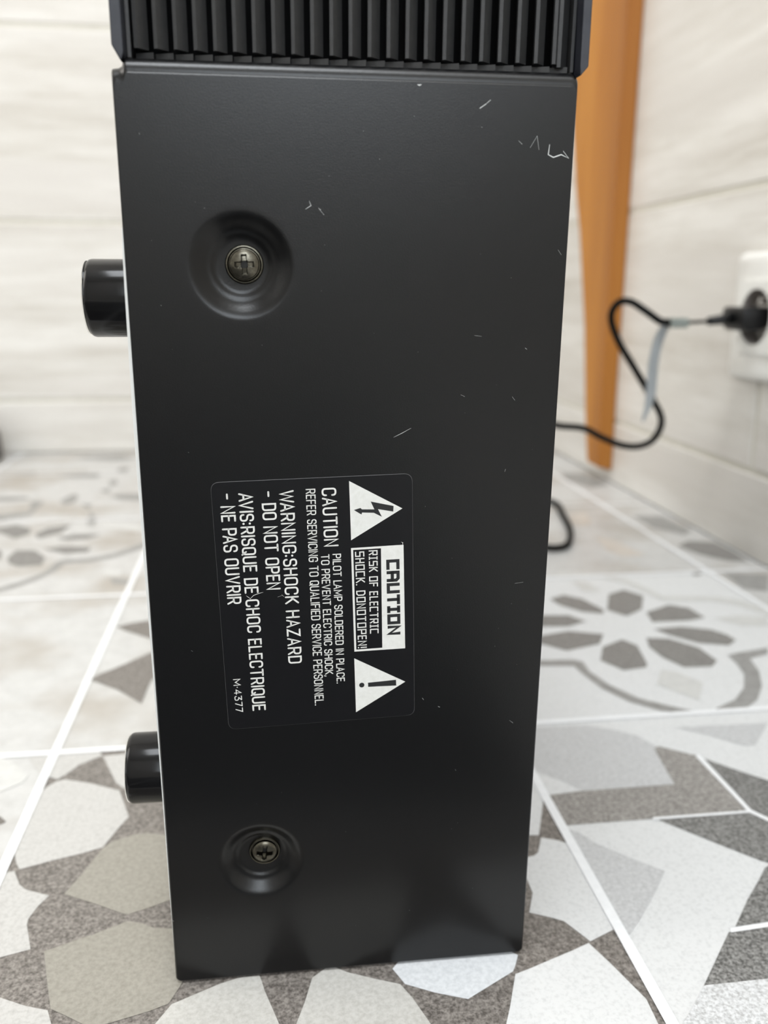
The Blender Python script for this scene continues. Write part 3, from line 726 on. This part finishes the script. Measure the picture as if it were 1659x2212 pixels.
for text, font, sw, b0, t0, b1 in [
["CAUTION","r",0.45,[43.811,147.026],[47.482,146.939],[44.325,131.622]],
["PILOT LAMP SOLDERED IN PLACE.","r",0.28,[46.389,129.681],[48.583,129.608],[47.259,93.094]],
["TO PREVENT ELECTRIC SHOCK,","r",0.28,[43.436,129.633],[45.623,129.56],[44.19,95.392]],
["REFER SERVICING TO QUALIFIED SERVICE PERSONNEL.","r",0.28,[39.883,146.909],[42.284,146.852],[41.396,86.927]],
["WARNING:SHOCK HAZARD","r",0.45,[33.379,146.644],[36.941,146.558],[34.618,99.592]],
["- DO NOT OPEN","r",0.45,[28.923,146.541],[32.468,146.456],[29.602,120.497]],
["AVIS:RISQUE DE CHOC ELECTRIQUE","r",0.45,[23.351,146.223],[26.875,146.137],[24.863,86.309]],
["- NE PAS OUVRIR","r",0.45,[18.81,146.16],[22.415,146.071],[19.546,116.928]],
["M\u00b74377","r",0.24,[20.083,95.886],[22.025,95.781],[20.447,86.165]],
["CAUTION","s",0.85,[60.181,127.656],[63.622,127.537],[60.781,106.508]],
["RISK OF ELECTRIC","s",0.3,[55.652,130.331],[57.937,130.256],[56.099,107.196]],
["SHOCK. DONOTOPEN!","s",0.3,[52.147,130.078],[54.53,129.999],[52.924,103.18]]]:
    on_white = sw > .6
    write_line(text, font, sw, b0, t0, b1, M_black if on_white else M_ink, -.088)
# nicks across the label
for pts, wd in ([[[25.244,118.198],[26.245,119.208],[27.643,119.714],[28.687,119.934]],0.13], [[[24.347,119.169],[24.85,118.774],[25.52,118.184]],0.12], [[[32.288,118.515],[33.515,118.917]],0.1], [[[33.346,119.111],[33.924,118.524]],0.16], [[[51.458,136.03],[53.02,137.072],[55.276,138.021],[58.054,138.811]],0.1], [[[64.015,132.349],[64.442,132.151],[64.379,131.599]],0.16]):
    def f(b): ribbon(b, pts, wd, -.093)
    loc('scratch', f, M_ink, lab_e, label='pale scratch on the label')

# ------------------------------------------------------------------ wooden board on the right wall
WX = .3597
bm = bmesh.new()
T = .0155
prof = [(.012, .863, .897), (.065, .8635, .911), (.16, .864, .930), (.26, .8635, .962), (.30, .8635, .980), (.46, .8625, 1.03), (.75, .862, 1.06), (1.25, .862, 1.06)]
rings = []
for z, ya, yb in prof:
    zz = z
    rings.append([bm.verts.new(p) for p in ((WX - .0003, ya, zz), (WX - T, ya + .0006, zz - (.0 if z > .02 else -.004)), (WX - T, yb, zz - (0 if z > .02 else -.004)), (WX - .0003, yb, zz))])
for A, B in zip(rings, rings[1:]):
    for k in range(4): bm.faces.new([A[k], A[(k + 1) % 4], B[(k + 1) % 4], B[k]])
bm.faces.new(rings[0][::-1]); bm.faces.new(rings[-1])
bmesh.ops.recalc_face_normals(bm, faces=bm.faces[:])
ed = [e for e in bm.edges if len(e.link_faces) == 2 and e.calc_face_angle(0) > 1.0]
bmesh.ops.bevel(bm, geom=ed, offset=.0012, segments=2, affect='EDGES')
o = link('wooden_board', bm, M_post); tag(o, 'orange varnished wooden board, narrowing downward, upright against the right tiled wall', 'board')

# ------------------------------------------------------------------ wall socket
sock = empty('wall_socket', Matrix.Translation((WX, .600, .178)))
tag(sock, 'white wall socket with round well on the right tiled wall', 'socket')
def sl(name, fn, mats, smooth=None, label=None):
    b = bmesh.new(); fn(b); o = link(name, b, mats, sock)
    if smooth: smooth_by_angle(o, smooth)
    if label: o['label'] = label
    return o
def ring_fill(b, outer, cy, cz, r, x, seg=48):
    oo = [b.verts.new((x, y, z)) for y, z in outer]; hh = [b.verts.new((x, cy + r * math.cos(2 * math.pi * k / seg), cz + r * math.sin(2 * math.pi * k / seg))) for k in range(seg)]
    tl = tessellate_polygon([[v.co for v in oo], [v.co for v in hh[::-1]]]); av = oo + hh[::-1]
    for t in tl:
        try: b.faces.new([av[i] for i in t])
        except ValueError: pass
    return oo, hh
CY, CZ, CR = .002, 0, .0198
def f(b):
    lo = [(0, -.0005), (.0, -.003), (.0012, -.0062), (.0030, -.0075)]
    rs = []
    for ins, x in lo: rs.append([b.verts.new((x, y, z)) for y, z in rrect(-.038 + ins, .0375 - ins, -.0455 + ins, .0455 - ins, .005)])
    for A, B in zip(rs, rs[1:]):
        for k in range(len(A)): b.faces.new([A[k], A[(k + 1) % len(A)], B[(k + 1) % len(A)], B[k]])
    ring_fill(b, rrect(-.038 + .003, .0375 - .003, -.0455 + .003, .0455 - .003, .005), CY, CZ, CR + .001, -.0075)
    bmesh.ops.remove_doubles(b, verts=b.verts[:], dist=1e-5)
sl('faceplate', f, M_socket, 40)
def f(b):
    outer = rrect(-.0365, .0245, -.0262, .0252, .003)
    A = [b.verts.new((-.0072, y, z)) for y, z in outer]; B = [b.verts.new((-.0095, y, z)) for y, z in outer]
    for k in range(len(A)): b.faces.new([A[k], A[(k + 1) % len(A)], B[(k + 1) % len(A)], B[k]])
    ring_fill(b, outer, CY, CZ, CR, -.0095)
    bmesh.ops.remove_doubles(b, verts=b.verts[:], dist=1e-5)
sl('socket_module', f, M_socket, 40, 'raised white inner module')
def f(b):
    Mx = Matrix.Translation((0, CY, CZ)) @ Matrix.Rotation(math.radians(-90), 4, 'Y')
    lathe(b, [(CR, .0096), (CR - .0004, .0085), (CR - .001, -.004), (0, -.004)], Mx, 48)
sl('socket_well', f, M_well, 40, 'round socket well, its shading put into the grey')
def f(b):
    Mx = Matrix.Translation((0, CY - .003, CZ + .0115)) @ Matrix.Rotation(math.radians(-90), 4, 'Y')
    lathe(b, [(.0024, -.005), (.0024, .006), (.0016, .0085), (0, .009)], Mx, 20)
sl('earth_pin', f, M_brass, 40, 'shiny metal earth pin')

# ------------------------------------------------------------------ mains cord with plug and cable tie
cord = empty('power_cord', Matrix.Translation((0, 0, 0)))
tag(cord, 'thin black power cord looping from the wall socket down behind the receiver', 'cord')
CAB = [[0.3002,0.607,0.1738],[0.289,0.607,0.1738],[0.2866,0.608,0.1741],[0.2822,0.61,0.175],[0.2734,0.615,0.1817],[0.2635,0.62,0.1882],[0.2561,0.625,0.1871],[0.2536,0.63,0.1771],[0.2622,0.635,0.16],[0.2787,0.64,0.1389],[0.2958,0.645,0.117],[0.3088,0.65,0.098],[0.307,0.655,0.0825],[0.2981,0.66,0.0751],[0.2825,0.66,0.0757],[0.2666,0.665,0.0816],[0.2525,0.67,0.0885],[0.2365,0.68,0.0892]]
path = spline(CAB + [(.2235, .695, .0905), (.208, .715, .082), (.19, .745, .05), (.176, .79, .012), (.205, .815, .0035), (.238, .805, .0032), (.265, .770, .003), (.259, .726, .003), (.2473, .672, .003), (.2327, .635, .003), (.2202, .6235, .003), (.2085, .630, .003),
                     (.19, .66, .004), (.14, .70, .015), (.075, .70, .045), (.045, .675, .055), (.04, .6435, .057)], 8)
bm = bmesh.new(); tube(bm, path, .0027, 12)
link('cable', bm, M_cable, cord, True)
bm = bmesh.new(); tube(bm, [(.3005, .607, .1738), (.303, .607, .1739), (.306, .607, .1741), (.318, .607, .1748)], .0013, 12)
link('cable_neck', bm, M_cable, cord, True)
bm = bmesh.new()
tube(bm, [(.3170, .607, .1748), (.3178, .607, .1748), (.328, .607, .1760), (.336, .6065, .1775)], [(.0020, .0020), (.0030, .0030), (.0036, .0036), (.0045, .005)], 16)
link('strain_relief', bm, M_plug, cord, True)
bm = bmesh.new()
prism(bm, [(.3350, .1730), (.338, .1685), (.343, .1680), (.348, .1705), (.3595, .1715), (.3595, .1850), (.345, .1848), (.337, .1852), (.335, .1830)], .5905, .6205, 'y')
bevel(bm, .0016, 2)
o = link('plug', bm, M_plug, cord); smooth_by_angle(o, 40)
bm = bmesh.new(); box(bm, .2880, .3012, .6020, .6120, .1702, .1772); bevel(bm, .0012, 2)
link('tie_head', bm, M_clip, cord)['label'] = 'grey-green translucent head of the cable tie'
tp = spline([(.2935, .6130, .1735), (.2895, .6145, .1712), (.2850, .616, .1615), (.2828, .617, .1456), (.2830, .618, .1286), (.2826, .618, .1149), (.2788, .618, .1010)], 6)
bm = bmesh.new()
for i in range(len(tp)):
    pass
tube(bm, tp, [(.0013, .0033 if i < len(tp) - 8 else .0033 - .0028 * (i - len(tp) + 8) / 8) for i in range(len(tp))], 10)
L = [tp[k] for k in range(10, len(tp) - 8)]
for i in range(0, len(L) - 1):
    for t in (0, .33, .66):
        p = L[i].lerp(L[i + 1], t); box(bm, p.x + .0028, p.x + .0042, p.y - .0008, p.y + .0008, p.z - .0005, p.z + .0005)
link('tie_tail', bm, M_tie, cord)['label'] = 'blue-grey toothed tail of the cable tie'

# ------------------------------------------------------------------ made-up rounded form for an unidentified dark patch, far left
bm = bmesh.new()
Mx = Matrix.Translation((-.347, 1.062, 0))
lathe(bm, [(0, 0), (.034, 0), (.037, .004), (.036, .028), (.031, .044), (.020, .054), (0, .056)], Mx, 40)
o = link('dark_form', bm, M_dark_form, None, True); tag(o, 'made-up dark rounded form at the left edge by the back wall', 'dark_form')
